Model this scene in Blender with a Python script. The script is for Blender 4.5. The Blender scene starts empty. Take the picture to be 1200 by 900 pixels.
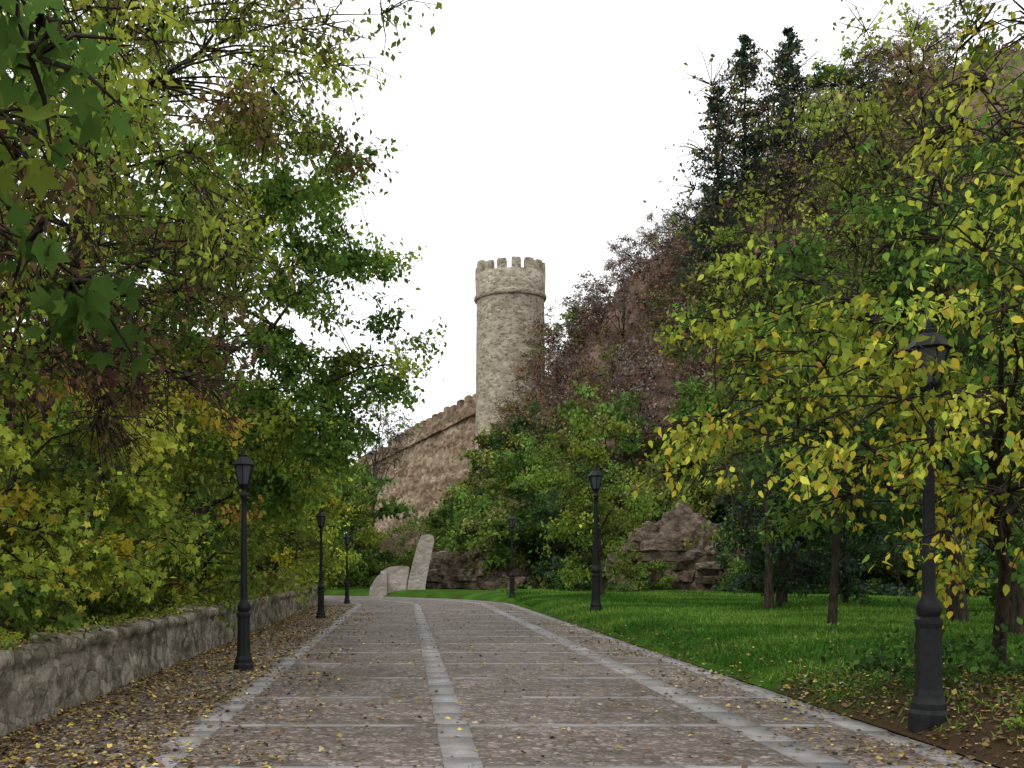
import bpy, math, random
import numpy as np
from mathutils import noise as mnoise, Vector
random.seed(7)
scene=bpy.context.scene
V=np.array

# ------------------------------------------------------------ materials
def newmat(name):
    m=bpy.data.materials.new(name); m.use_nodes=True
    nt=m.node_tree; nt.nodes.clear()
    out=nt.nodes.new('ShaderNodeOutputMaterial')
    return m,nt,out
def N(nt,t,**k):
    n=nt.nodes.new(t)
    for a,b in k.items(): setattr(n,a,b)
    return n
def ramp(nt,src,stops):
    r=N(nt,'ShaderNodeValToRGB'); e=r.color_ramp.elements
    while len(e)<len(stops): e.new(0.5)
    for i,(p,c) in enumerate(stops):
        e[i].position=p; e[i].color=(*c,1) if len(c)==3 else c
    nt.links.new(src,r.inputs[0]); return r.outputs[0]
def coords(nt,scale=(1,1,1)):
    t=N(nt,'ShaderNodeTexCoord'); m=N(nt,'ShaderNodeMapping'); m.inputs['Scale'].default_value=scale
    nt.links.new(t.outputs['Object'],m.inputs[0]); return m.outputs[0]
def noise_n(nt,vec,scale,detail=5,rough=.6):
    n=N(nt,'ShaderNodeTexNoise'); n.inputs['Scale'].default_value=scale; n.inputs['Detail'].default_value=detail
    n.inputs['Roughness'].default_value=rough; nt.links.new(vec,n.inputs['Vector']); return n.outputs[0]
def voro(nt,vec,scale,feature='F1'):
    n=N(nt,'ShaderNodeTexVoronoi'); n.feature=feature; n.inputs['Scale'].default_value=scale
    nt.links.new(vec,n.inputs['Vector']); return n
def mix(nt,f,a,b,mode='MIX'):
    n=N(nt,'ShaderNodeMix'); n.data_type='RGBA'; n.blend_type=mode
    for s,v in ((0,f),(6,a),(7,b)):
        if isinstance(v,(int,float)): n.inputs[s].default_value=v
        elif isinstance(v,tuple): n.inputs[s].default_value=(*v,1)
        else: nt.links.new(v,n.inputs[s])
    return n.outputs[2]
def bump(nt,h,strength=.5,dist=.02,prev=None):
    b=N(nt,'ShaderNodeBump'); b.inputs['Strength'].default_value=strength; b.inputs['Distance'].default_value=dist
    nt.links.new(h,b.inputs['Height'])
    if prev: nt.links.new(prev,b.inputs['Normal'])
    return b.outputs[0]
def finish(nt,out,col,rough=.9,nrm=None,spec=.25,metal=0):
    p=N(nt,'ShaderNodeBsdfPrincipled')
    if isinstance(col,tuple): p.inputs['Base Color'].default_value=(*col,1)
    else: nt.links.new(col,p.inputs['Base Color'])
    p.inputs['Roughness'].default_value=rough
    p.inputs['Specular IOR Level'].default_value=spec
    p.inputs['Metallic'].default_value=metal
    if nrm: nt.links.new(nrm,p.inputs['Normal'])
    nt.links.new(p.outputs[0],out.inputs[0])
def matte(nt,out,col,nrm=None):
    p=N(nt,'ShaderNodeBsdfDiffuse'); nt.links.new(col,p.inputs[0])
    if nrm: nt.links.new(nrm,p.inputs['Normal'])
    nt.links.new(p.outputs[0],out.inputs[0])

def leaf_mat(name,trans=.35):
    m,nt,out=newmat(name)
    a=N(nt,'ShaderNodeAttribute'); a.attribute_name='Col'
    d=N(nt,'ShaderNodeBsdfDiffuse'); t=N(nt,'ShaderNodeBsdfTranslucent')
    nt.links.new(a.outputs['Color'],d.inputs[0]); nt.links.new(a.outputs['Color'],t.inputs[0])
    mx=N(nt,'ShaderNodeMixShader'); mx.inputs[0].default_value=trans
    nt.links.new(d.outputs[0],mx.inputs[1]); nt.links.new(t.outputs[0],mx.inputs[2])
    nt.links.new(mx.outputs[0],out.inputs[0]); return m
LEAF=leaf_mat('leaf'); 
m,nt,out=newmat('dry_leaf'); a=N(nt,'ShaderNodeAttribute'); a.attribute_name='Col'; matte(nt,out,a.outputs['Color']); LITTER=m
m,nt,out=newmat('bark'); c=coords(nt,(6,6,1.5)); n=noise_n(nt,c,2.5,4)
matte(nt,out,ramp(nt,n,[(.3,(.016,.013,.010)),(.7,(.075,.062,.048))]),bump(nt,n,.8,.03)); BARK=m

def masonry(name,cell,c1,c2,c3,mortar,zs=1.7,mw=.06,stain=.5,moss=False,ys=1,bands=False,fc=.65,warp=.55):
    m,nt,out=newmat(name); c=coords(nt,(1,ys,zs))
    w=N(nt,'ShaderNodeTexNoise'); w.inputs['Scale'].default_value=1.5/cell; nt.links.new(c,w.inputs['Vector'])
    vm=N(nt,'ShaderNodeVectorMath',operation='MULTIPLY_ADD'); nt.links.new(w.outputs['Color'],vm.inputs[0]); vm.inputs[1].default_value=(cell*warp,)*3; nt.links.new(c,vm.inputs[2])
    vec=vm.outputs[0]
    v=voro(nt,vec,1/cell); e=voro(nt,vec,1/cell,'DISTANCE_TO_EDGE')
    sp=N(nt,'ShaderNodeSeparateColor'); nt.links.new(v.outputs['Color'],sp.inputs[0])
    stone=ramp(nt,sp.outputs[0],[(.05,c1),(.5,c2),(.95,c3)])
    fine=noise_n(nt,c,5/cell,7,.75)
    stone=mix(nt,fc,stone,ramp(nt,fine,[(.33,(.38,.36,.33)),(.66,(1.05,1.05,1.05))]),'MULTIPLY')
    col=mix(nt,ramp(nt,e.outputs['Distance'],[(0,(0,0,0)),(mw,(1,1,1))]),mortar,stone)
    big=noise_n(nt,c,.22/cell,6,.65)
    col=mix(nt,stain,col,ramp(nt,big,[(.35,(.42,.38,.34)),(.62,(1,1,1))]),'MULTIPLY')
    if bands:
        c2_=coords(nt,(.05,.05,.45)); bn=noise_n(nt,c2_,1.3,4,.6)
        col=mix(nt,.8,col,ramp(nt,bn,[(.4,(.62,.55,.48)),(.55,(1.05,1.0,.97)),(.7,(1.2,1.2,1.2))]),'MULTIPLY')
    if moss:
        bg=noise_n(nt,c,1.7,10,.78); col=mix(nt,ramp(nt,bg,[(.46,(0,0,0)),(.58,(.85,.85,.85))]),col,(.06,.058,.03))
        vv=N(nt,'ShaderNodeVectorMath',operation='ADD'); nt.links.new(c,vv.inputs[0]); vv.inputs[1].default_value=(17,5,3)
        bg=noise_n(nt,vv.outputs[0],2.2,9,.8); col=mix(nt,ramp(nt,bg,[(.50,(0,0,0)),(.62,(.6,.6,.6))]),col,(.46,.42,.34))
        b=bump(nt,e.outputs['Distance'],.6,cell*.16); b=bump(nt,fine,.7,cell*.10,b); b=bump(nt,bg,.3,.03,b)
    else:
        b=bump(nt,e.outputs['Distance'],.6,cell*.2); b=bump(nt,fine,.45,cell*.1,b)
    matte(nt,out,col,b); return m
M_TOWER=masonry('tower_stone',.40,(.25,.215,.16),(.40,.355,.275),(.54,.49,.40),(.43,.39,.315),stain=.6,fc=.48)
M_CASTLE=masonry('castle_stone',.5,(.20,.15,.105),(.32,.26,.19),(.47,.40,.31),(.29,.24,.18),zs=1.2,ys=.3,stain=.6,bands=True,fc=.5)
M_PALE=masonry('pale_stone',.5,(.38,.34,.30),(.45,.41,.37),(.50,.46,.42),(.4,.37,.33),stain=.5,fc=.4)
M_WALL=masonry('wall_rubble',.34,(.19,.16,.125),(.30,.27,.22),(.46,.42,.35),(.12,.10,.075),zs=1.5,mw=.045,stain=.55,moss=True,warp=.5)
# road aggregate
m,nt,out=newmat('road_cobble'); c=coords(nt)
v=voro(nt,c,13); e=voro(nt,c,13,'DISTANCE_TO_EDGE'); sp=N(nt,'ShaderNodeSeparateColor'); nt.links.new(v.outputs['Color'],sp.inputs[0])
st=ramp(nt,sp.outputs[0],[(0,(.12,.10,.088)),(.35,(.19,.163,.145)),(.7,(.26,.228,.205)),(1,(.38,.345,.315))])
st=mix(nt,ramp(nt,e.outputs['Distance'],[(.0,(0,0,0)),(.16,(1,1,1))]),(.085,.07,.058),st)
b1=noise_n(nt,c,.5,6,.65); st=mix(nt,.85,st,ramp(nt,b1,[(.33,(.55,.50,.45)),(.65,(1.15,1.12,1.10))]),'MULTIPLY')
b2=noise_n(nt,c,3.1,6,.7); st=mix(nt,.75,st,ramp(nt,b2,[(.35,(.5,.47,.43)),(.62,(1.08,1.07,1.06))]),'MULTIPLY')
finish(nt,out,st,.75,bump(nt,e.outputs['Distance'],.8,.03),.35); M_ROAD=m
m,nt,out=newmat('granite'); c=coords(nt); a=N(nt,'ShaderNodeAttribute'); a.attribute_name='Col'
fn=noise_n(nt,c,60,4,.8); b2=noise_n(nt,c,2.3,7,.7)
col=mix(nt,.6,a.outputs['Color'],ramp(nt,fn,[(.3,(.55,.55,.56)),(.7,(1.1,1.1,1.1))]),'MULTIPLY')
col=mix(nt,ramp(nt,b2,[(.40,(0,0,0)),(.66,(.85,.85,.85))]),col,(.185,.16,.14))
finish(nt,out,col,.8,bump(nt,fn,.3,.005)); M_GRAN=m
def earth(name,stops,sc=1.2,sc2=14,bd=.06):
    m,nt,out=newmat(name); c=coords(nt); a=noise_n(nt,c,sc,8,.7); b=noise_n(nt,c,sc2,6,.8)
    col=ramp(nt,a,stops); col=mix(nt,.7,col,ramp(nt,b,[(.3,(.4,.4,.4)),(.7,(1.2,1.2,1.2))]),'MULTIPLY')
    matte(nt,out,col,bump(nt,b,.8,bd)); return m
M_GROUND=earth('ground_soil',[(.35,(.045,.035,.022)),(.5,(.06,.06,.022)),(.65,(.09,.07,.035))])
M_HILL=earth('hill_soil',[(.38,(.09,.07,.045)),(.5,(.20,.135,.10)),(.62,(.30,.215,.165))],.15,1.6,.5)
m,nt,out=newmat('lawn_turf'); c=coords(nt); a=noise_n(nt,c,.6,7,.65); b=noise_n(nt,c,30,5,.8)
col=ramp(nt,a,[(.3,(.05,.055,.02)),(.47,(.04,.09,.014)),(.7,(.07,.16,.024))])
soil=ramp(nt,b,[(.3,(.04,.028,.018)),(.7,(.11,.075,.045))])
sx=N(nt,'ShaderNodeSeparateXYZ'); nt.links.new(c,sx.inputs[0])
ad=N(nt,'ShaderNodeMath',operation='MULTIPLY_ADD'); nt.links.new(a,ad.inputs[0]); ad.inputs[1].default_value=9; nt.links.new(sx.outputs[1],ad.inputs[2])
mr=N(nt,'ShaderNodeMapRange'); nt.links.new(ad.outputs[0],mr.inputs[0]); mr.inputs[1].default_value=17; mr.inputs[2].default_value=19
col=mix(nt,mr.outputs[0],soil,col)
matte(nt,out,col,bump(nt,b,.8,.04)); M_LAWN=m
m,nt,out=newmat('rock'); c=coords(nt,(1,1,1.6)); a=noise_n(nt,c,.6,9,.7); b=noise_n(nt,c,3,8,.75)
col=ramp(nt,a,[(.35,(.11,.085,.065)),(.5,(.26,.205,.155)),(.65,(.44,.37,.29))]); col=mix(nt,.9,col,ramp(nt,b,[(.38,(.22,.2,.19)),(.62,(1.1,1.1,1.1))]),'MULTIPLY')
matte(nt,out,col,bump(nt,b,1,.3)); M_ROCK=m
m,nt,out=newmat('black_iron'); c=coords(nt); a=noise_n(nt,c,9,6,.7)
finish(nt,out,ramp(nt,a,[(.35,(.006,.007,.008)),(.7,(.018,.020,.021))]),.55,bump(nt,a,.2,.005),.22); M_IRON=m
m,nt,out=newmat('lantern_glass'); finish(nt,out,(.07,.08,.085),.25,None,.4); M_GLASS=m

# ------------------------------------------------------------ mesh helpers
def qmesh(name,verts,faces,mats,midx=None,cols=None,smooth=False):
    me=bpy.data.meshes.new(name); verts=np.asarray(verts,dtype=np.float32); faces=np.asarray(faces,dtype=np.int32)
    k=faces.shape[1]
    me.vertices.add(len(verts)); me.vertices.foreach_set('co',verts.ravel())
    me.loops.add(faces.size); me.loops.foreach_set('vertex_index',faces.ravel())
    me.polygons.add(len(faces)); me.polygons.foreach_set('loop_start',np.arange(0,faces.size,k,dtype=np.int32))
    for mt in mats: me.materials.append(mt)
    if midx is not None: me.polygons.foreach_set('material_index',np.asarray(midx,dtype=np.int32))
    if smooth: me.polygons.foreach_set('use_smooth',np.ones(len(faces),dtype=bool))
    if cols is not None:
        at=me.color_attributes.new('Col','FLOAT_COLOR','POINT')
        cc=np.ones((len(verts),4),dtype=np.float32); cc[:,:3]=cols; at.data.foreach_set('color',cc.ravel())
    me.update(calc_edges=True); me.validate()
    return me
def addobj(name,me,loc=(0,0,0),parent=None,rot=0,scale=None):
    o=bpy.data.objects.new(name,me); scene.collection.objects.link(o); o.location=loc; o.rotation_euler[2]=rot
    if scale is not None: o.scale=scale
    if parent: o.parent=parent
    return o
def unit(a): return a/np.maximum(np.linalg.norm(a,axis=-1,keepdims=True),1e-9)
def tubes(P,R,sides=5):
    B,K,_=P.shape; T=np.gradient(P,axis=1); T=unit(T)
    ref=np.broadcast_to(V([.31,.93,.19]),T.shape); A=unit(np.cross(T,ref)); Bn=np.cross(T,A)
    th=np.linspace(0,2*np.pi,sides,endpoint=False)
    ring=A[:,:,None,:]*np.cos(th)[None,None,:,None]+Bn[:,:,None,:]*np.sin(th)[None,None,:,None]
    vs=P[:,:,None,:]+ring*R[:,:,None,None]
    idx=np.arange(B*K*sides).reshape(B,K,sides); a=idx[:,:-1,:]; b=idx[:,1:,:]
    f=np.stack([a,np.roll(a,-1,2),np.roll(b,-1,2),b],-1).reshape(-1,4)
    return vs.reshape(-1,3),f
T_DIA=(V([[0,0,0],[.30,.42,.07],[0,1,-.05],[-.30,.42,.07]]),V([[0,1,2,3]]))
T_OVAL=(V([[0,0,0],[.23,.22,.06],[.27,.55,.05],[0,1,-.12],[-.27,.55,.05],[-.23,.22,.06],[0,.5,-.02]]),V([[0,1,2,6],[6,2,3,4],[0,6,4,5]]))
def _maple():
    c=[0,.32,0]; vs=[c]; fs=[]
    ang=[-125,-62,0,62,125]; ln=[.42,.62,.68,.62,.42]
    tips=[(math.sin(math.radians(a))*l,.32+math.cos(math.radians(a))*l,-.10) for a,l in zip(ang,ln)]
    vang=[-165,-93,-31,31,93,165]; vl=[.22,.33,.37,.37,.33,.22]
    val=[(math.sin(math.radians(a))*l,.32+math.cos(math.radians(a))*l,.04) for a,l in zip(vang,vl)]
    vs+=val+tips
    for i in range(5): fs.append([0,1+i,7+i,2+i])
    return V(vs),V(fs)
T_MAPLE=_maple()
def leafgeo(rg,pos,size,tmpl,droop=.3,up=.5):
    n=len(pos); a=rg.normal(size=(n,3)); a[:,2]-=droop*2
    a=unit(a)
    nn=rg.normal(size=(n,3)); nn[:,2]+=up*2; s=unit(np.cross(a,nn)); nn=np.cross(s,a)
    L=size*rg.uniform(.6,1.25,size=n); tv,tf=tmpl
    v=pos[:,None,:]+(s[:,None,:]*tv[None,:,0:1]+a[:,None,:]*tv[None,:,1:2]+nn[:,None,:]*tv[None,:,2:3])*L[:,None,None]
    f=(tf[None]+(np.arange(n)*len(tv))[:,None,None]).reshape(-1,4)
    return v.reshape(-1,3),f,len(tv)
C={'dg':(.043,.084,.026),'g':(.092,.172,.036),'mg':(.155,.248,.042),'yg':(.29,.350,.050),'lm':(.41,.45,.065),'y':(.60,.49,.06),'o':(.42,.25,.06),
   'br':(.20,.115,.07),'rb':(.16,.085,.065),'ol':(.172,.170,.055),'bl':(.050,.076,.058),'gy':(.21,.175,.15)}
def palcols(rg,pal,n):
    k=list(pal); w=V([pal[i] for i in k],dtype=float); w/=w.sum()
    return V([C[i] for i in k])[rg.choice(len(k),n,p=w)]
def tree_mesh(name,seed,base,cc,cr,nclump=60,clump=.9,nleaf=300,leaf=.13,pal=None,tmpl=T_DIA,droop=.3,trunk=.2,twigs=7,shell=.45,flat=.7,tail=None,vtone=.25,limbs=8,mat=None):
    rg=np.random.default_rng(seed); base=V(base,dtype=float); cc=V(cc,dtype=float)-base; cr=V(cr,dtype=float)
    d=unit(rg.normal(size=(nclump,3))); r=(shell+(1-shell)*rg.random(nclump)**.6)
    ph=rg.uniform(0,6,3); lump=1+.16*np.sin(d[:,0]*4+ph[0])*np.cos(d[:,2]*5+ph[1])+.10*rg.normal(size=nclump)
    cl=cc+d*cr*(r*lump)[:,None]
    K=9; t=np.linspace(0,1,K)[:,None]; top=cc+V([0,0,cr[2]*.55])
    mid=V([cc[0]*.25,cc[1]*.25,cc[2]*.55])
    tp=(1-t)**2*V([0,0,-.15])+2*t*(1-t)*mid+t**2*top
    tp[1:-1]+=rg.normal(size=(K-2,3))*trunk*.4*V([1,1,.2])
    tr=trunk*(1-.86*t[:,0]); tr[0]*=1.35
    vs,fs=tubes(tp[None],tr[None],9); VV=[vs]; FF=[fs]; off=len(vs)
    li=rg.choice(nclump,min(limbs,nclump),replace=False); q=np.linspace(0,1,7)[:,None]; LP=[];LR=[]
    for i in li:
        k=int(np.clip(round((cl[i][2]/max(top[2],.1))*.62*(K-1)),2,K-2)); s=tp[k]; e=cl[i]
        m_=s*.45+e*.55+V([0,0,.18*np.linalg.norm(e-s)])
        p=(1-q)**2*s+2*q*(1-q)*m_+q**2*e; p[1:-1]+=rg.normal(size=(5,3))*.05*np.linalg.norm(e-s)*.5
        LP.append(p); LR.append(tr[k]*.6*(1-.85*q[:,0]))
    LP=V(LP);LR=V(LR); vs,fs=tubes(LP,LR,6); VV.append(vs);FF.append(fs+off);off+=len(vs)
    nodes=LP[:,2:].reshape(-1,3); nr=LR[:,2:].reshape(-1)
    BP=[];BR=[];q=np.linspace(0,1,5)[:,None]
    for i in range(nclump):
        dd=np.linalg.norm(nodes-cl[i],axis=1)+np.maximum(0,nodes[:,2]-cl[i][2]); j=dd.argmin(); s=nodes[j]; e=cl[i]
        m_=(s+e)/2+V([0,0,.15*np.linalg.norm(e-s)])+rg.normal(size=3)*.08
        BP.append((1-q)**2*s+2*q*(1-q)*m_+q**2*e); BR.append(max(nr[j]*.6,.012)*(1-.7*q[:,0]))
    vs,fs=tubes(V(BP),V(BR),4); VV.append(vs);FF.append(fs+off);off+=len(vs)
    td=unit(rg.normal(size=(nclump,twigs,3)))*V([1,1,flat]); outw=unit(cl-cc)[:,None,:]
    te=cl[:,None,:]+(td+outw*.35)*clump*rg.uniform(.5,1.2,size=(nclump,twigs,1)); te[...,2]-=droop*.3*clump
    s=np.broadcast_to(cl[:,None,:],te.shape); mm=(s+te)/2+V([0,0,.1*clump])+rg.normal(size=te.shape)*.06*clump
    tw=np.stack([s,mm,te],2).reshape(-1,3,3); rr=np.broadcast_to(V([.011,.007,.003])*(1+clump*.5),(len(tw),3))
    vs,fs=tubes(tw,rr,3); VV.append(vs);FF.append(fs+off);off+=len(vs)
    nb=sum(len(f) for f in FF)
    cols=[np.full((off,3),.06)]
    if nleaf>0:
        cnt=np.maximum(2,(nleaf*rg.gamma(3,1/3.,size=nclump)/twigs)).astype(int)
        idx=np.repeat(np.arange(nclump*twigs),np.repeat(cnt,twigs)); nl=len(idx)
        u=rg.random((nl,1))**.7; P=tw[:,0][idx]*(1-u)+tw[:,2][idx]*u+rg.normal(size=(nl,3))*clump*.17*V([1,1,.7])
        vs,fs,kv=leafgeo(rg,P,leaf,tmpl,droop)
        ccol=palcols(rg,pal,nclump)[idx//twigs]; lc=palcols(rg,pal,nl); 
        mixf=rg.random((nl,1))*.6; col=ccol*(1-mixf)+lc*mixf
        tone=np.exp(rg.normal(size=(nclump,1))*vtone)[idx//twigs]*np.exp(rg.normal(size=(nl,1))*.22)
        if tail:
            z=(P[:,2]+base[2]-tail[1])/(tail[2]-tail[1]); f=(np.clip(z,0,1)*tail[3]>rg.random(nl))[:,None]
            col=np.where(f,palcols(rg,tail[0],nl),col)
        col=np.minimum(np.repeat(col*tone,kv,axis=0),.75); VV.append(vs);FF.append(fs+off);cols.append(col)
    F=np.concatenate(FF); mi=np.zeros(len(F)); mi[nb:]=1
    return qmesh(name,np.concatenate(VV),F,[BARK,mat or LEAF],mi,np.concatenate(cols))
def tree(name,seed,base,cc,cr,**k):
    me=tree_mesh(name,seed,base,cc,cr,**k); return addobj(name,me,base)
def conifer_mesh(name,seed,H,R,pal,dens=1.0):
    rg=np.random.default_rng(seed); nb=int(H*12*dens); z=H*(.05+.93*rg.random(nb)); prof=np.clip((1-z/H),0,1)**.7*R*rg.uniform(.4,1.3,nb)+.15
    th=rg.uniform(0,6.28,nb); s=np.stack([0*z,0*z,z],-1); e=s+np.stack([np.cos(th)*prof,np.sin(th)*prof,prof*.25],-1)
    bp=np.stack([s,(s+e)/2-V([0,0,.05]),e],1); br=np.broadcast_to(V([.05,.03,.01]),(nb,3))
    tp=np.linspace(0,1,8)[:,None]*V([0,0,H]); tp[:,:2]+=rg.normal(size=(8,2))*.05; v1,f1=tubes(tp[None],(H*.014*(1-.9*np.linspace(0,1,8)))[None],7)
    v2,f2=tubes(bp,br,4); n=int(50*nb); i=rg.integers(0,nb,n); u=rg.random((n,1))**.6
    P=s[i]*(1-u)+e[i]*u+rg.normal(size=(n,3))*V([.12,.12,.12])*(.3+prof[i][:,None]*.4); 
    v3,f3,kv=leafgeo(rg,P,.26,T_DIA,.1,.3); col=np.repeat(palcols(rg,pal,n)*np.exp(rg.normal(size=(n,1))*.25)*np.exp(rg.normal(size=nb)*.3)[i][:,None],kv,axis=0)
    F=np.concatenate([f1,f2+len(v1),f3+len(v1)+len(v2)]); mi=np.zeros(len(F)); mi[len(f1)+len(f2):]=1
    return qmesh(name,np.concatenate([v1,v2,v3]),F,[BARK,LEAF],mi,np.concatenate([np.full((len(v1)+len(v2),3),.06),col]))

# ------------------------------------------------------------ terrain functions
def lat(x,y): return np.where(y<48,x,np.hypot(x+13.6,y-48)-13.6)
def RP(o,s):
    if s<48: return (o,s)
    a=(s-48)/14.; r=13.6+o
    return (-13.6+r*math.cos(a),48+r*math.sin(a))
def lawn_z(x,y):
    o=lat(x,y); z=.36*(1-np.exp(-np.maximum(o-5.0,0)/.5)); return z+.05*np.sin(x*.7+1)*np.sin(y*.31)*np.clip(o-5.5,0,1)
HX=[-40,-12,-5,3,8,12,20,30,45,90,200]; HZ=[0,1,4,6.5,10,16,27,36,43,50,55]
FX=[-60,-12,-3,2,5,15,30,60,200]; FY=[110,92,78,69,65,58,52,42,30]
def sm(t): t=np.clip(t,0,1); return t*t*(3-2*t)
def hill_z(x,y):
    d=y-np.interp(x,FX,FY); base=np.interp(x,HX,HZ)*sm((d+2)/45)
    return base+ (np.sin(x*.35+y*.21)*.5+np.sin(x*.9-y*.5+2)*.3+np.sin(x*.13+y*.4)*.5)*np.clip(d/6,0,1)-.4*(d<-1)
def ground_at(x,y):
    l=float(lawn_z(V(x),V(y))) if float(lat(V(x),V(y)))>5 else 0.
    return max(l,float(hill_z(V(float(x)),V(float(y)))))
def grid(name,xs,ys,zf,mat,smooth=True):
    X,Y=np.meshgrid(xs,ys,indexing='ij'); Z=zf(X,Y); n,mm=X.shape; idx=np.arange(n*mm).reshape(n,mm)
    f=np.stack([idx[:-1,:-1],idx[1:,:-1],idx[1:,1:],idx[:-1,1:]],-1).reshape(-1,4)
    return addobj(name,qmesh(name,np.stack([X,Y,Z],-1).reshape(-1,3),f,[mat],smooth=smooth))
grid('ground',np.linspace(-2500,2500,60),np.linspace(-1000,4000,60),lambda X,Y:X*0-.05,M_GROUND)
grid('hill',np.linspace(-60,200,200),np.linspace(30,330,220),hill_z,M_HILL)
os_=np.concatenate([np.linspace(5.02,8,16),np.linspace(8.4,50,50)]); ss=np.concatenate([np.linspace(-6,48,110),np.linspace(48.6,66,24)])
pts=V([[(*RP(o,s),0) for s in ss] for o in os_]); pts[...,2]=lawn_z(pts[...,0],pts[...,1])
n,mm=pts.shape[:2]; idx=np.arange(n*mm).reshape(n,mm); f=np.stack([idx[:-1,:-1],idx[1:,:-1],idx[1:,1:],idx[:-1,1:]],-1).reshape(-1,4)
addobj('lawn',qmesh('lawn',pts.reshape(-1,3),f,[M_LAWN],smooth=True))
oo=np.linspace(-4.02,5.0,20); ss=np.concatenate([np.linspace(-8,48,60),np.linspace(48.5,86,50)])
pts=V([[(*RP(o,s),0.0) for s in ss] for o in oo]); n,mm=pts.shape[:2]; idx=np.arange(n*mm).reshape(n,mm)
f=np.stack([idx[:-1,:-1],idx[1:,:-1],idx[1:,1:],idx[:-1,1:]],-1).reshape(-1,4)
addobj('road',qmesh('road',pts.reshape(-1,3),f,[M_ROAD]))
rg=np.random.default_rng(3); SV=[];SF=[];SC=[]
def slab(o0,o1,s0,s1,h=.007):
    j=lambda:rg.normal()*.008
    q=[RP(o0+j(),s0),RP(o1+j(),s0),RP(o1+j(),s1),RP(o0+j(),s1)]; b=len(SV)
    z=h+rg.uniform(-.002,.003)
    for p in q: SV.append((p[0],p[1],-.02))
    for p in q: SV.append((p[0],p[1],z))
    for f_ in ([4,5,6,7],[0,1,5,4],[1,2,6,5],[2,3,7,6],[3,0,4,7]): SF.append([b+i for i in f_])
    c_=V([.35,.34,.34])*rg.uniform(.74,1.1); SC.extend([c_]*8)
def strip(oc,w,s0=-6,s1=80,L=.95):
    s=s0
    while s<s1:
        l=L*rg.uniform(.7,1.25); slab(oc-w/2,oc+w/2,s+.006,s+l-.006); s+=l
strip(.5,.34); strip(3.62,.38); strip(4.84,.32,L=.8); strip(-2.15,.36)
s=1.6
while s<60:
    for a,b in ((.68,3.42),(-1.96,.32),(3.82,4.67)):
        o=a
        while o<b-.05:
            l=min(.75*rg.uniform(.8,1.2),b-o)
            if rg.random()<(.95 if a>0 else .6): slab(o+.006,o+l-.006,s,s+.15)
            o+=l
    s+=2.45
addobj('granite_paving_strips',qmesh('strips',SV,SF,[M_GRAN],cols=V(SC)))

# ------------------------------------------------------------ low stone wall
def low_wall():
    ss=np.arange(-4,78,.09); prof=[(0,-.1),(.01,.1),(.0,.2),(.0,.3),(.0,.4),(.0,.5),(.0,.6),(.0,.68),(.035,.71),(.04,.78),(.02,.84),(-.10,.865),(-.2,.87),(-.28,.87),(-.38,.86),(-.46,.80),(-.45,.5),(-.45,-.1)]
    vs=[]
    for s in ss:
        for (o,z) in prof:
            x,y=RP(-4.0+o,s); p=Vector((x*1.6,y*1.6,z*2.8)); a=mnoise.noise(p)*.03+mnoise.noise(p*2.7)*.03+mnoise.noise(p*6)*.02
            h=mnoise.noise(Vector((0,s*.5,3)))*.08+mnoise.noise(Vector((4,s*2.2,3)))*.06
            nx=1 if o>-.1 else (-1 if o<-.4 else 0)
            vs.append((x+nx*a,y,z*(1+(h if z>.3 else 0))+(a if nx==0 else 0)))
    k=len(prof); idx=np.arange(len(vs)).reshape(-1,k); f=np.stack([idx[:-1,:-1],idx[1:,:-1],idx[1:,1:],idx[:-1,1:]],-1).reshape(-1,4)
    addobj('low_stone_wall',qmesh('low_stone_wall',vs,f,[M_WALL],smooth=True))
low_wall()

# ------------------------------------------------------------ castle
def prism(vs,fs,poly,z0,z1):
    b=len(vs); n=len(poly)
    for p in poly: vs.append((p[0],p[1],z0))
    for p in poly: vs.append((p[0],p[1],z1))
    for i in range(n): j=(i+1)%n; fs.append((b+i,b+j,b+n+j,b+n+i))
    fs.append(tuple(range(b+n-1,b-1,-1))); fs.append(tuple(range(b+n,b+2*n)))
def pymesh(name,vs,fs,mats,loc=(0,0,0),parent=None,smooth=False):
    me=bpy.data.meshes.new(name); me.from_pydata(vs,[],fs); me.update()
    for m_ in mats: me.materials.append(m_)
    if smooth:
        for p in me.polygons: p.use_smooth=True
    return addobj(name,me,loc,parent)
TX,TY=12.2,124.
emp=addobj('stone_tower',None,(TX,TY,0))
def lathe(name,prof,seg,mat,loc,parent=None,smooth=True,jit=0):
    vs=[];fs=[];rr=random.Random(1)
    for r,z in prof:
        for i in range(seg):
            a=2*math.pi*(i+.5)/seg; q=r+rr.uniform(-jit,jit); vs.append((q*math.cos(a),q*math.sin(a),z))
    for k in range(len(prof)-1):
        for i in range(seg): j=(i+1)%seg; fs.append((k*seg+i,k*seg+j,(k+1)*seg+j,(k+1)*seg+i))
    return pymesh(name,vs,fs,[mat],loc,parent,smooth)
lathe('shaft',[(4.25,4)]+[(4.15-.008*i,4+i*1.0) for i in range(1,29)]+[(3.93,32.7)],64,M_TOWER,(0,0,0),emp,True,.02)
lathe('cornice',[(3.9,32.55),(4.12,32.65),(4.2,32.8),(4.2,33.05),(4.1,33.2),(3.9,33.25)],64,M_TOWER,(0,0,0),emp,False,.03)
lathe('parapet',[(4.02,33.15),(4.08,35.5),(3.45,35.52),(3.45,33.15)],64,M_TOWER,(0,0,0),emp,True,.02)
vs=[];fs=[]; nm=15
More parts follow.
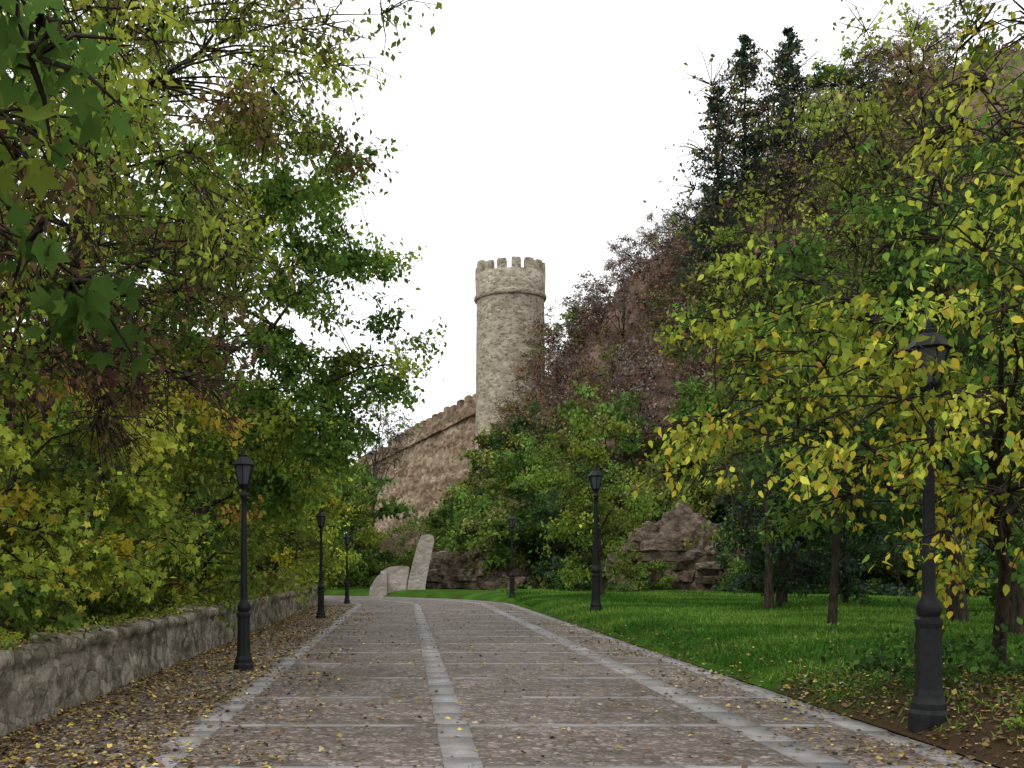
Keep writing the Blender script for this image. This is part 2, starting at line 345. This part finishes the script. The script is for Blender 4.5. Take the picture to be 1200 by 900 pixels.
for k in range(nm):
    a0=2*math.pi*(k+.1)/nm; w=2*math.pi/nm*.66; pol=[]
    r2=random.Random(k); w*=r2.uniform(.85,1.1); h=36.7+r2.uniform(-.35,.25)
    for i in range(4): a=a0+w*i/3; pol.append((4.07*math.cos(a),4.07*math.sin(a)))
    for i in range(3,-1,-1): a=a0+w*i/3; pol.append((3.46*math.cos(a),3.46*math.sin(a)))
    prism(vs,fs,pol,35.45,h-.2)
    c0=V(pol).mean(0); pol2=[tuple(c0+(V(p)-c0)*.9) for p in pol]
    prism(vs,fs,pol2,h-.21,h)
pymesh('merlons',vs,fs,[M_TOWER],(0,0,0),emp)
lathe('deck',[(3.5,33.9),(.01,33.95)],32,M_TOWER,(0,0,0),emp)
vs=[];fs=[]
W0=V([9.2,124.]); W1=V([-9.5,206.]); wl=np.linalg.norm(W1-W0); wd=(W1-W0)/wl; wn=V([-wd[1],wd[0]])
if wn[0]>0: wn=-wn
cw=addobj('castle_wall',None,(W0[0],W0[1],0))
def wbox(a0,a1,n0,n1,z0,z1,vs,fs):
    P=[wd*a0+wn*n0,wd*a1+wn*n0,wd*a1+wn*n1,wd*a0+wn*n1]; prism(vs,fs,[tuple(p) for p in P],z0,z1)
rr=random.Random(5)
na,nz=200,60; G=[]
for i in range(na+1):
    for k in range(nz+1):
        a=wl*i/na; z=1+19.2*k/nz; nn_=(20.2-z)*.05+mnoise.noise(Vector((a*.15,z*.5,1)))*.3+mnoise.noise(Vector((a*.5,z*1.4,7)))*.14
        if z<13.5: nn_+=.45
        p=wd*a+wn*(nn_-.25*(z>17)); G.append((p[0],p[1],z))
idx=np.arange(len(G)).reshape(na+1,nz+1); f=np.stack([idx[:-1,:-1],idx[1:,:-1],idx[1:,1:],idx[:-1,1:]],-1).reshape(-1,4)
addobj('wall_face',qmesh('wall_face',G,f,[M_CASTLE]),(0,0,0),cw)
wbox(0,wl,-2.6,-.6,1,20.1,vs,fs)
pymesh('wall_core',vs,fs,[M_CASTLE],(0,0,0),cw); vs=[];fs=[]
a=0
while a<wl:
    l=rr.uniform(1.5,3.5); wbox(a,min(a+l,wl)-.003,-2.3,.30+rr.uniform(-.12,.1),20.05+rr.uniform(-.05,.05),20.5+rr.uniform(-.1,.12),vs,fs); a+=l
pymesh('string_course',vs,fs,[M_CASTLE],(0,0,0),cw); vs=[];fs=[]
wbox(0,wl,-.62,.02,20.3,21.6,vs,fs); pymesh('parapet',vs,fs,[M_CASTLE],(0,0,0),cw); vs=[];fs=[]
a=.4
while a<wl-1:
    w=rr.uniform(1.3,1.9); h=rr.uniform(22.4,23.0)
    if rr.random()<.2: h-=.6
    wbox(a,a+w,-.6,.0,21.55,h-.12,vs,fs); wbox(a+.06,a+w-.06,-.5,-.06,h-.13,h,vs,fs); a+=w+rr.uniform(1.3,2.0)
pymesh('merlons',vs,fs,[M_CASTLE],(0,0,0),cw)

# stairway: solid flight between a curved side parapet and the tall raking buttress
emp=addobj('stone_stairway',None,(0,62,0.1))
vs=[];fs=[]
for i in range(9): prism(vs,fs,[(-1.05,.3+.28*i),(-.02+.03*i,.3+.28*i),(-.02+.03*i,.3+.28*i+.277),(-1.05,.3+.28*i+.277)],-.3,.17*(i+1))
pymesh('steps',vs,fs,[M_PALE],(0,0,0),emp)
def slabwall(name,prof,y0,y1,parent,mat):
    vs=[(x,y0,z) for x,z in prof]+[(x,y1,z) for x,z in prof]; n=len(prof)
    fs=[tuple(range(n-1,-1,-1)),tuple(range(n,2*n))]+[(i,(i+1)%n,n+(i+1)%n,n+i) for i in range(n)]
    return pymesh(name,vs,fs,[mat],(0,0,0),parent)
slabwall('side_parapet',[(-2.15,-.3),(-1.07,-.3),(-1.07,1.0),(-1.2,1.22),(-1.4,1.24),(-1.6,1.12),(-1.85,.8),(-2.05,.45)],.0,2.85,emp,M_PALE)
slabwall('landing_wall',[(-1.6,-.3),(.05,-.3),(.25,1.62),(-.2,1.72),(-1.0,1.62),(-1.5,1.35)],2.87,3.6,emp,M_PALE)
slabwall('buttress',[(.0,-.3),(1.15,-.3),(1.2,.6),(1.45,1.9),(1.72,3.2),(1.66,3.48),(1.4,3.58),(.95,3.5),(.78,3.1),(.45,1.9),(.2,.9)],1.2,4.2,emp,M_PALE)

def rock(name,c_,r_,seed,sub=5):
    import bmesh
    bm=bmesh.new(); bmesh.ops.create_icosphere(bm,subdivisions=sub,radius=1)
    for v in bm.verts:
        p=v.co.copy()*1.3+Vector((seed*7.1,0,0)); d=1+.35*mnoise.noise(p)+.3*abs(mnoise.noise(p*2.3))*1.5+.14*mnoise.noise(p*5)+.08*mnoise.noise(p*11)
        v.co=Vector((v.co.x*d*r_[0],v.co.y*d*r_[1],round(v.co.z*d*5)/5*.6*r_[2]+v.co.z*d*.4*r_[2]))
    me=bpy.data.meshes.new(name); bm.to_mesh(me); bm.free(); me.materials.append(M_ROCK); addobj(name,me,c_)
rock('rock_outcrop',(15.2,59.5,1.5),(3.2,2.0,2.7),1)
rock('rock_outcrop',(19.2,57.5,.8),(3.2,2.0,2.0),3)
rock('rock_outcrop',(3.4,68,.8),(2.2,1.8,1.9),4)
rock('rock_outcrop',(6.2,67,.2),(2.2,1.6,1.5),5)

# ------------------------------------------------------------ street lamps
def lamp(x,y,z,H,name='street_lamp'):
    k=H/4.0; e=addobj(name,None,(x,y,z)); e.scale=(k,k,k)
    lathe('plinth',[(.0,-.1),(.19,-.1),(.19,.10),(.165,.14),(.165,.2),(.14,.26),(.125,.34),(.118,.95),(.13,1.0),(.13,1.04),(.1,1.07)],8,M_IRON,(0,0,0),e,False)
    lathe('collar',[(.08,1.05),(.115,1.09),(.125,1.15),(.115,1.21),(.075,1.26),(.066,1.3)],16,M_IRON,(0,0,0),e)
    lathe('shaft',[(.066,1.28),(.06,2.0),(.05,2.95),(.045,3.16),(.075,3.18),(.08,3.22),(.05,3.26),(.04,3.3),(.10,3.36),(.11,3.4)],14,M_IRON,(0,0,0),e)
    lathe('lantern_glass',[(.0,3.405),(.095,3.405),(.175,3.74),(.0,3.741)],6,M_GLASS,(0,0,0),e,False)
    lathe('lantern_roof',[(.20,3.74),(.225,3.76),(.20,3.79),(.12,3.88),(.07,3.91),(.075,3.94),(.03,3.96),(.03,3.99),(.022,4.03),(.002,4.07)],6,M_IRON,(0,0,0),e,False)
    P=[];R=[]
    for i in range(6):
        a=2*math.pi*(i+.5)/6; ca,sa=math.cos(a),math.sin(a)
        P.append([(ca*.10,sa*.10,3.38),(ca*.142,sa*.142,3.57),(ca*.185,sa*.185,3.76)]); R.append([.013]*3)
    v_,f_=tubes(V(P),V(R),4); addobj('lantern_frame',qmesh('lf',v_,f_,[M_IRON]),(0,0,0),e)
lamp(-2.68,17.7,0,3.62); lamp(-2.8,35.4,0,3.62); lamp(-2.75,50.3,0,3.3)
lamp(5.25,10.7,.14,4.0); lamp(5.98,33.5,.3,4.55); lamp(5.2,52,.1,4.2)

# ------------------------------------------------------------ trees, left bank
YG={'yg':4,'lm':1.5,'mg':4,'y':.5,'ol':.6,'g':1.5}; BR={'rb':3,'br':3,'ol':1}
tree('maple_tree',11,(-5.6,11.2,-.1),(-5.2,12.2,2.5),(1.5,3.4,1.9),nclump=60,clump=.55,nleaf=90,leaf=.12,pal=YG,tmpl=T_MAPLE,trunk=.1,droop=.5,vtone=.35)
tree('maple_tree',12,(-6.6,17,-.1),(-6.0,17,3.2),(2.3,3,2.9),nclump=80,clump=.65,nleaf=110,leaf=.135,pal={'y':.8,'lm':2,'yg':4,'o':.4,'mg':3,'g':1},tmpl=T_MAPLE,trunk=.12,droop=.5,vtone=.35)
tree('withered_tree',13,(-6.4,14.4,-.1),(-5.0,14.6,4.8),(2.2,2.2,2.0),nclump=64,clump=.75,nleaf=58,leaf=.11,pal=BR,trunk=.10,droop=.8,twigs=12,shell=.2)
tree('deciduous_tree',14,(-7.2,23,-.1),(-6.4,23,4),(3.1,4,3.7),nclump=110,clump=.8,nleaf=130,leaf=.16,pal={'yg':4,'y':1,'mg':3,'o':.5,'ol':1,'g':1.5},trunk=.15,vtone=.35)
tree('deciduous_tree',15,(-6.8,28,-.1),(-3.9,28,8.0),(4.1,4.6,4.7),nclump=190,clump=.95,nleaf=175,leaf=.18,pal={'g':4,'mg':4.5,'yg':1.5,'dg':.5},trunk=.24,vtone=.3)
tree('deciduous_tree',16,(-7.5,20,-.1),(-4.9,20,11.6),(4.5,5,4.3),nclump=150,clump=.95,nleaf=115,leaf=.145,pal={'ol':3,'yg':3,'br':1.2,'lm':.5,'mg':2},trunk=.25,droop=.8,shell=.25,twigs=9)
tree('deciduous_tree',17,(-6.6,12,-.1),(-4.7,12,7.1),(2.4,3,2.5),nclump=100,clump=.75,nleaf=105,leaf=.13,pal={'yg':3,'ol':2,'lm':1,'br':.8,'mg':2.5},trunk=.17,droop=.7,twigs=9)
tree('deciduous_tree',25,(-11,33,-.1),(-9.4,33,11.5),(5,5,6.5),nclump=125,clump=1.3,nleaf=115,leaf=.26,pal={'g':3,'ol':1,'mg':3,'dg':1},trunk=.28)
tree('deciduous_tree',18,(-7,34,-.1),(-6,34,4.2),(3.1,5,4.3),nclump=90,clump=.9,nleaf=120,leaf=.21,pal={'mg':3,'yg':3,'g':2,'ol':.5},trunk=.17)
tree('deciduous_tree',19,(-6.6,42,-.1),(-5.3,42,4.3),(2.9,4,4.4),nclump=85,clump=.9,nleaf=115,leaf=.22,pal={'yg':3.5,'mg':2,'lm':1,'y':.6,'ol':.5},trunk=.17)
tree('deciduous_tree',20,(-6.6,52.5,-.1),(-5.6,53,4.3),(2.9,3,4.3),nclump=70,clump=.9,nleaf=110,leaf=.24,pal={'yg':3.5,'mg':2,'lm':1,'g':1,'ol':.5},trunk=.17)
tree('deciduous_tree',21,(-6,68,0),(-5.8,68,5),(3.4,3.5,4.8),nclump=70,clump=1,nleaf=90,leaf=.28,pal={'mg':3,'yg':2,'g':2},trunk=.2)
tree('deciduous_tree',22,(-3.4,73,0),(-3.8,73,4.0),(1.5,2.5,4.0),nclump=55,clump=.8,nleaf=90,leaf=.26,pal={'yg':2,'ol':2,'mg':2},trunk=.15)
tree('bare_tree',23,(-2.9,88,2),(-2.0,88,13),(2.6,3,4.8),nclump=50,clump=1.2,nleaf=10,leaf=.22,pal={'ol':1,'gy':2},trunk=.16,twigs=14,shell=.1)
tree('maple_tree',24,(-5.3,2.2,-.1),(-1.97,3.2,3.08),(1.14,.75,.70),nclump=80,clump=.27,nleaf=36,leaf=.10,pal={'g':4,'dg':1.5,'mg':2,'yg':.3},tmpl=T_MAPLE,trunk=.12,droop=.8,twigs=6)
# ------------------------------------------------------------ trees, right bank
tree('elm_tree',31,(7.8,14,.3),(6.0,10.7,3.6),(3.2,2.5,1.55),nclump=135,clump=.58,nleaf=80,leaf=.105,pal={'yg':4,'lm':2,'mg':3,'g':2.5},tmpl=T_OVAL,trunk=.10,droop=.6,flat=.4,shell=.25,tail=({'y':3,'lm':3,'o':.3},4.6,2.2,.7),twigs=8)
tree('elm_tree',32,(8.6,9.6,.3),(5.85,9,6.4),(1.7,2,2.1),nclump=50,clump=.55,nleaf=42,leaf=.092,pal={'lm':3,'y':2.5,'mg':1},tmpl=T_OVAL,trunk=.11,droop=.6,twigs=8,shell=.2)
tree('deciduous_tree',33,(12,21,.3),(10.8,21,6.0),(4,4,3.9),nclump=140,clump=.9,nleaf=145,leaf=.18,pal={'g':4,'dg':2,'mg':1.5},trunk=.16,vtone=.3)
tree('deciduous_tree',34,(14,27,.3),(13.6,27,11),(4,4,5.4),nclump=130,clump=1.0,nleaf=90,leaf=.19,pal={'ol':3,'yg':2.5,'g':1.5,'mg':2.5,'br':.3},trunk=.2,shell=.25,twigs=9)
tree('deciduous_tree',35,(13.4,38,.3),(13.2,38,8.2),(4,4,5.6),nclump=110,clump=1.0,nleaf=110,leaf=.22,pal={'g':3,'mg':3.5,'yg':1.5,'ol':1},trunk=.18)
tree('deciduous_tree',36,(8.8,48,.35),(8.6,48,4.9),(2.5,2.5,4.1),nclump=80,clump=.8,nleaf=90,leaf=.21,pal={'mg':3,'yg':2.5,'g':1,'ol':1},trunk=.11,shell=.2)
tree('evergreen_tree',37,(12.3,35,.35),(12.4,35,3.2),(1.8,1.8,2.3),nclump=50,clump=.7,nleaf=110,leaf=.16,pal={'bl':3,'dg':2},trunk=.10)
tree('evergreen_tree',38,(15.3,37,.35),(15.2,37,3.4),(2.0,1.8,2.6),nclump=50,clump=.7,nleaf=110,leaf=.17,pal={'bl':2,'dg':3},trunk=.10)
tree('deciduous_tree',39,(17.6,31,.3),(17.4,31,7.0),(4.2,3.6,6),nclump=110,clump=1.0,nleaf=120,leaf=.24,pal={'dg':3,'g':3,'mg':1},trunk=.16)
tree('deciduous_tree',40,(11.2,15,.3),(10.6,15,6.6),(3.2,2.6,3.0),nclump=95,clump=.8,nleaf=110,leaf=.15,pal={'g':4,'mg':2,'dg':1.5,'yg':.6},trunk=.13)
tree('bare_tree',41,(11.6,34,.3),(11.4,34,13),(2.6,2.6,5.6),nclump=60,clump=1.3,nleaf=20,leaf=.17,pal={'ol':3,'br':1,'yg':1},trunk=.13,twigs=14,shell=.1)
tree('bare_tree',42,(9.6,24,.3),(10.4,24,9.6),(2.0,2.4,4.4),nclump=40,clump=1.1,nleaf=12,leaf=.13,pal={'ol':2,'yg':1},trunk=.09,twigs=14,shell=.1)
con=[(24.6,84,15,3.6),(27.4,86,15,3.4),(22.6,80,9.5,3.2),(30.2,84,14,3.6)]
for i,(x,y,h,r) in enumerate(con):
    addobj('conifer_tree',conifer_mesh('conifer',50+i,h,r,{'bl':3,'dg':1}),(x,y,ground_at(x,y)-.3))

# ------------------------------------------------------------ hillside woods
def proto(name,seed,**k):
    return tree_mesh(name,seed,(0,0,0),(0,0,3.8),(2.6,2.6,3.2),clump=.95,**k)
P_green=[proto('pg%d'%i,60+i,nclump=46,nleaf=90,leaf=.32,pal=p,trunk=.12,vtone=.35) for i,p in enumerate([{'g':4,'mg':1,'dg':1},{'mg':2,'g':3,'ol':2},{'mg':2,'yg':1,'ol':3}])]
P_dark=[proto('pd%d'%i,70+i,nclump=46,nleaf=90,leaf=.3,pal=p,trunk=.12,vtone=.35) for i,p in enumerate([{'dg':3,'bl':1},{'dg':3,'g':2}])]
P_brown=[proto('pb%d'%i,80+i,nclump=34,nleaf=l,leaf=.24,pal=p,trunk=.09,twigs=14) for i,(p,l) in enumerate([({'br':3,'gy':3,'rb':1},36),({'rb':2,'gy':3},26),({'ol':2,'gy':2,'br':1},42),({'ol':2,'g':1,'br':2},44)])]
hw=addobj('hillside_trees',None,(0,0,0)); rr=random.Random(21); placed=[]
BR_=[-.004,.02,.052,.068,.1,.132,.18,.244,.308,.364,.5]; EL_=[.02,.055,.105,.132,.19,.262,.308,.345,.365,.46,.6]
tries=0
while len(placed)<225 and tries<9000:
    tries+=1; x=rr.uniform(1,60); y=rr.uniform(50,125); d=y-float(np.interp(x,FX,FY))
    if d<0.5 or d>52 or math.hypot(x-TX,y-TY)<6.5 or x/y<.02 or x/y>.5: continue
    if d<2.5 and 13<x<20: continue
    if any((x-a)**2+(y-b)**2<8.5 for a,b in placed): continue
    z=ground_at(x,y); s=rr.uniform(.75,1.25)
    if x<9 and y>100: continue
    lim=(1.7+y*float(np.interp(x/y-.6*2.4/y if x/y<.2 else x/y,BR_,EL_))-z)/7.0
    s=min(s,lim*rr.uniform(.8,1.0))
    if s<.22: continue
    placed.append((x,y)); hfrac=z/30.
    if d<12: pool=P_dark if rr.random()<.35 else P_green
    elif x<12 and hfrac<.3: pool=P_green if rr.random()<.75 else P_dark
    elif hfrac>.33: pool=P_brown if rr.random()<.93 else P_green
    else: pool=P_brown if rr.random()<.5 else P_green
    addobj('hill_tree',rr.choice(pool),(x,y,z-.5*s),hw,rr.uniform(0,6.28),(s,s,s*rr.uniform(.85,1.05)))
bt=addobj('background_trees',None,(0,0,0)); k=0
while k<60:
    x=rr.uniform(-50,-6); y=rr.uniform(18,110); 
    if x/y>-.07 or x/y<-.5 or (float(lat(V(x),V(y)))>-6 and float(lat(V(x),V(y)))<7): continue
    if y<40 and x>-11: continue
    s=rr.uniform(1.1,1.7); addobj('wood_tree',rr.choice(P_green),(x,y,-.3),bt,rr.uniform(0,6.28),(s,s,s)); k+=1
ub=addobj('undergrowth',None,(0,0,0))
for i in range(40):
    y=8+i*1.25; x=-6.8-rr.random()*2.6-(y-8)*.03; s=rr.uniform(.42,.62); addobj('shrub',rr.choice(P_green),(x,y,-.9),ub,rr.uniform(0,6.28),(s,s,s*.8))
for i in range(54):
    x=rr.uniform(8,34); y=float(np.interp(x,FX,FY))-rr.uniform(-2,6)
    if 12.8<x<17.2 and rr.random()<.8: continue
    s=rr.uniform(.35,.8)*(.8 if x<12 else 1); addobj('shrub',rr.choice(P_dark+P_green[:1]),(x,y,-.6),ub,rr.uniform(0,6.28),(s,s,s*.8))
for x,y,s in ((-1.6,72,.5),(.1,74,.55),(-.8,78,.6),(1.2,72,.6),(-2.6,76,.7),(.9,79,.55),(-1.8,82,.6),(2.6,71,.5),(-.3,69,.4),(17.6,54.5,.5),(12.9,57,.5)):
    addobj('shrub',rr.choice(P_dark+P_green[:2]),(x,y,ground_at(x,y)-.7),ub,rr.uniform(0,6.28),(s,s,s*.8))
rg=np.random.default_rng(99); n=8500; cx=rg.uniform(-8,65,n); cy=rg.uniform(50,130,n); d=cy-np.interp(cx,FX,FY); ok=(d>0)&(np.hypot(cx-TX,cy-TY)>4.6); cx=cx[ok];cy=cy[ok]; cz=hill_z(cx,cy)
ii=np.repeat(np.arange(len(cx)),11); P=np.stack([cx,cy,cz],-1)[ii]+rg.normal(size=(len(ii),3))*V([.4,.4,.25])+V([0,0,.2])
vs,fs,kv=leafgeo(rg,P,.36,T_DIA,0,.3); hh=np.clip(cz/18,0,1)
lo=palcols(rg,{'g':2,'ol':2,'dg':1,'mg':1},len(cx)); hi=palcols(rg,{'br':4,'gy':3,'ol':1,'rb':2},len(cx)); cc_=np.where((rg.random(len(cx))<hh)[:,None],hi,lo)[ii]*np.exp(rg.normal(size=(len(ii),1))*.25)
addobj('hillside_scrub',qmesh('scrub',vs,fs,[LEAF],cols=np.repeat(cc_,kv,axis=0)))

# ------------------------------------------------------------ grass, litter
n=160000; y=9+52*rg.random(n)**1.7; x=5.15+rg.random(n)**1.2*22; ok=(x/y<.62)&((y+rg.normal(size=n)*1.5>13.2)|(rg.random(n)<.12))
bare=np.sin(x*1.3+2*np.sin(y*.45))*np.sin(y*.9+x*.5)+rg.normal(size=n)*.35; ok&=bare<.7
x=x[ok];y=y[ok];n=len(x); z=lawn_z(x,y); h=rg.uniform(.03,.08,n)*(1+y*.012); w=.006+y*.0006; th=rg.uniform(0,6.28,n); lx=rg.normal(size=n)*.04;ly=rg.normal(size=n)*.04
dx=np.cos(th)*w;dy=np.sin(th)*w
vs=np.stack([np.stack([x-dx,y-dy,z-.01],-1),np.stack([x+dx,y+dy,z-.01],-1),np.stack([x+dx*.2+lx,y+dy*.2+ly,z+h],-1),np.stack([x-dx*.2+lx,y-dy*.2+ly,z+h],-1)],1)
patch=np.clip(.45+.65*np.sin(x*1.1+np.sin(y*.8)*2)*np.sin(y*.6+x*.3)+.35*np.sin(y*.23+x*.11),0,1)
col=V([.050,.130,.020])*(1-patch[:,None])+V([.150,.270,.045])*patch[:,None]; col=col*np.exp(rg.normal(size=(n,1))*.28)
addobj('grass',qmesh('grass',vs.reshape(-1,3),np.arange(n*4).reshape(-1,4),[LEAF],cols=np.repeat(col,4,axis=0)))
CL={'y':(.38,.30,.08),'o':(.26,.16,.055),'br':(.18,.115,.07),'ol':(.18,.155,.065),'rb':(.10,.062,.043),'gy':(.25,.215,.165)}
def litter(name,x,y,z,size,pal,tm=T_DIA):
    n=len(x); P=np.stack([x,y,z],-1); a=rg.normal(size=(n,3))*V([1,1,.12]); a=unit(a); nn=V([0,0,1])+rg.normal(size=(n,3))*.35
    s=unit(np.cross(a,nn)); nn=np.cross(s,a); L=size*rg.uniform(.45,1.3,n); tv,tf=tm
    v=P[:,None,:]+(s[:,None,:]*tv[None,:,0:1]*1.3+a[:,None,:]*tv[None,:,1:2]+nn[:,None,:]*tv[None,:,2:3])*L[:,None,None]
    f=(tf[None]+(np.arange(n)*len(tv))[:,None,None]).reshape(-1,4)
    k=list(pal); w=V([pal[i] for i in k],dtype=float); c_=V([CL[i] for i in k])[rg.choice(len(k),n,p=w/w.sum())]*np.exp(rg.normal(size=(n,1))*.35)
    addobj(name,qmesh(name,v.reshape(-1,3),f,[LITTER],cols=np.repeat(c_,len(tv),axis=0)))
X=[];Y=[];Z=[]
def sc(n,xa,xb,ya,yb,pw=1.,zf=None,py=1.6,clumpy=0):
    y=ya+(yb-ya)*rg.random(n)**py; x=xa+(xb-xa)*rg.random(n)**pw
    if clumpy: k=(np.sin(x*2.3+np.sin(y*1.1)*2)+np.sin(y*1.7+x))*.25+.5>rg.random(n)*clumpy; x=x[k];y=y[k]
    X.append(x);Y.append(y);Z.append((zf(x,y) if zf else x*0)+.014+rg.random(len(x))*.014)
sc(18000,-3.98,-2.2,5,48,1.4); sc(11000,-3.98,-1.0,5,40,1.3,clumpy=1); sc(9000,-2.6,4.9,5,50,1.0,clumpy=1.3,py=1.4); sc(4500,3.6,5.1,6,34,.5,clumpy=1)
sc(10000,5.05,11,7,14.5,1,lawn_z,1.0); sc(3600,5.05,16,13,34,1.6,lawn_z,1.3)
sc(2500,-4.4,-4.02,5,46,1,lambda x,y:x*0+.86)
litter('fallen_leaves',np.concatenate(X),np.concatenate(Y),np.concatenate(Z),.062,{'y':2.6,'o':1.5,'br':4.5,'ol':2,'rb':2,'gy':1.2})
def plants(name,pts,n,r,size,pal):
    pts=V(pts); i=rg.integers(0,len(pts),n); P=pts[i,:3]+rg.normal(size=(n,3))*V([1,1,.7])*r*pts[i,3:4]; P[:,2]=np.maximum(P[:,2],pts[i,2]-.02)
    vs,fs,kv=leafgeo(rg,P,size,T_OVAL,0,.6); col=np.repeat(palcols(rg,pal,n)*np.exp(rg.normal(size=(n,1))*.3),kv,axis=0)
    addobj(name,qmesh(name,vs,fs,[LEAF],cols=col))
plants('wild_shrub',[(5.9,12.2,.5,1),(6.3,12.6,.75,1),(6.9,12.3,.55,1.2),(5.5,12.6,.55,.7),(7.6,12.8,.5,1.3)],900,.28,.1,{'g':2,'dg':4})
plants('ground_ivy',[(5.4+rg.random()*2.2,8.2+rg.random()*1.6,.33,.8) for _ in range(14)],900,.14,.06,{'g':2,'mg':3,'yg':1})
plants('wall_moss_plants',[(-4.25+rg.random()*.1,8+i*.6+rg.random(),.88,.6) for i in range(48)],3000,.14,.055,{'yg':2,'mg':1,'ol':3})

# ------------------------------------------------------------ light, sky
w=bpy.data.worlds.new('World'); scene.world=w; w.use_nodes=True; nt=w.node_tree; nt.nodes.clear()
o=nt.nodes.new('ShaderNodeOutputWorld'); b=nt.nodes.new('ShaderNodeBackground'); sk=nt.nodes.new('ShaderNodeTexSky'); sk.sky_type='NISHITA'; sk.sun_disc=False
EL=46
sk.sun_elevation=math.radians(EL); sk.sun_rotation=math.radians(-140)
mx=nt.nodes.new('ShaderNodeMix'); mx.data_type='RGBA'; mx.inputs[0].default_value=.9; nt.links.new(sk.outputs[0],mx.inputs[6]); mx.inputs[7].default_value=(11.7,11.7,11.7,1)
nt.links.new(mx.outputs[2],b.inputs[0]); b.inputs[1].default_value=.142; nt.links.new(b.outputs[0],o.inputs[0])
sd=bpy.data.lights.new('sun','SUN'); sd.energy=.9; sd.angle=math.radians(18); sd.color=(1,.95,.87)
so=bpy.data.objects.new('sun',sd); scene.collection.objects.link(so)
az=math.radians(-140); dirv=Vector((math.sin(az)*math.cos(math.radians(EL)),math.cos(az)*math.cos(math.radians(EL)),math.sin(math.radians(EL))))
so.rotation_euler=dirv.to_track_quat('Z','Y').to_euler()
scene.view_settings.view_transform='Standard'; scene.view_settings.look='None'; scene.view_settings.exposure=0
cd=bpy.data.cameras.new('camera'); co=bpy.data.objects.new('camera',cd); scene.collection.objects.link(co)
co.location=(0,0,1.7); co.rotation_euler=(math.radians(90),0,0); cd.sensor_width=36; cd.lens=37.5; cd.shift_x=125/1200; cd.shift_y=215/1200; cd.clip_end=6000; cd.clip_start=.05
scene.camera=co
print('faces',sum(len(m.polygons) for m in bpy.data.meshes))
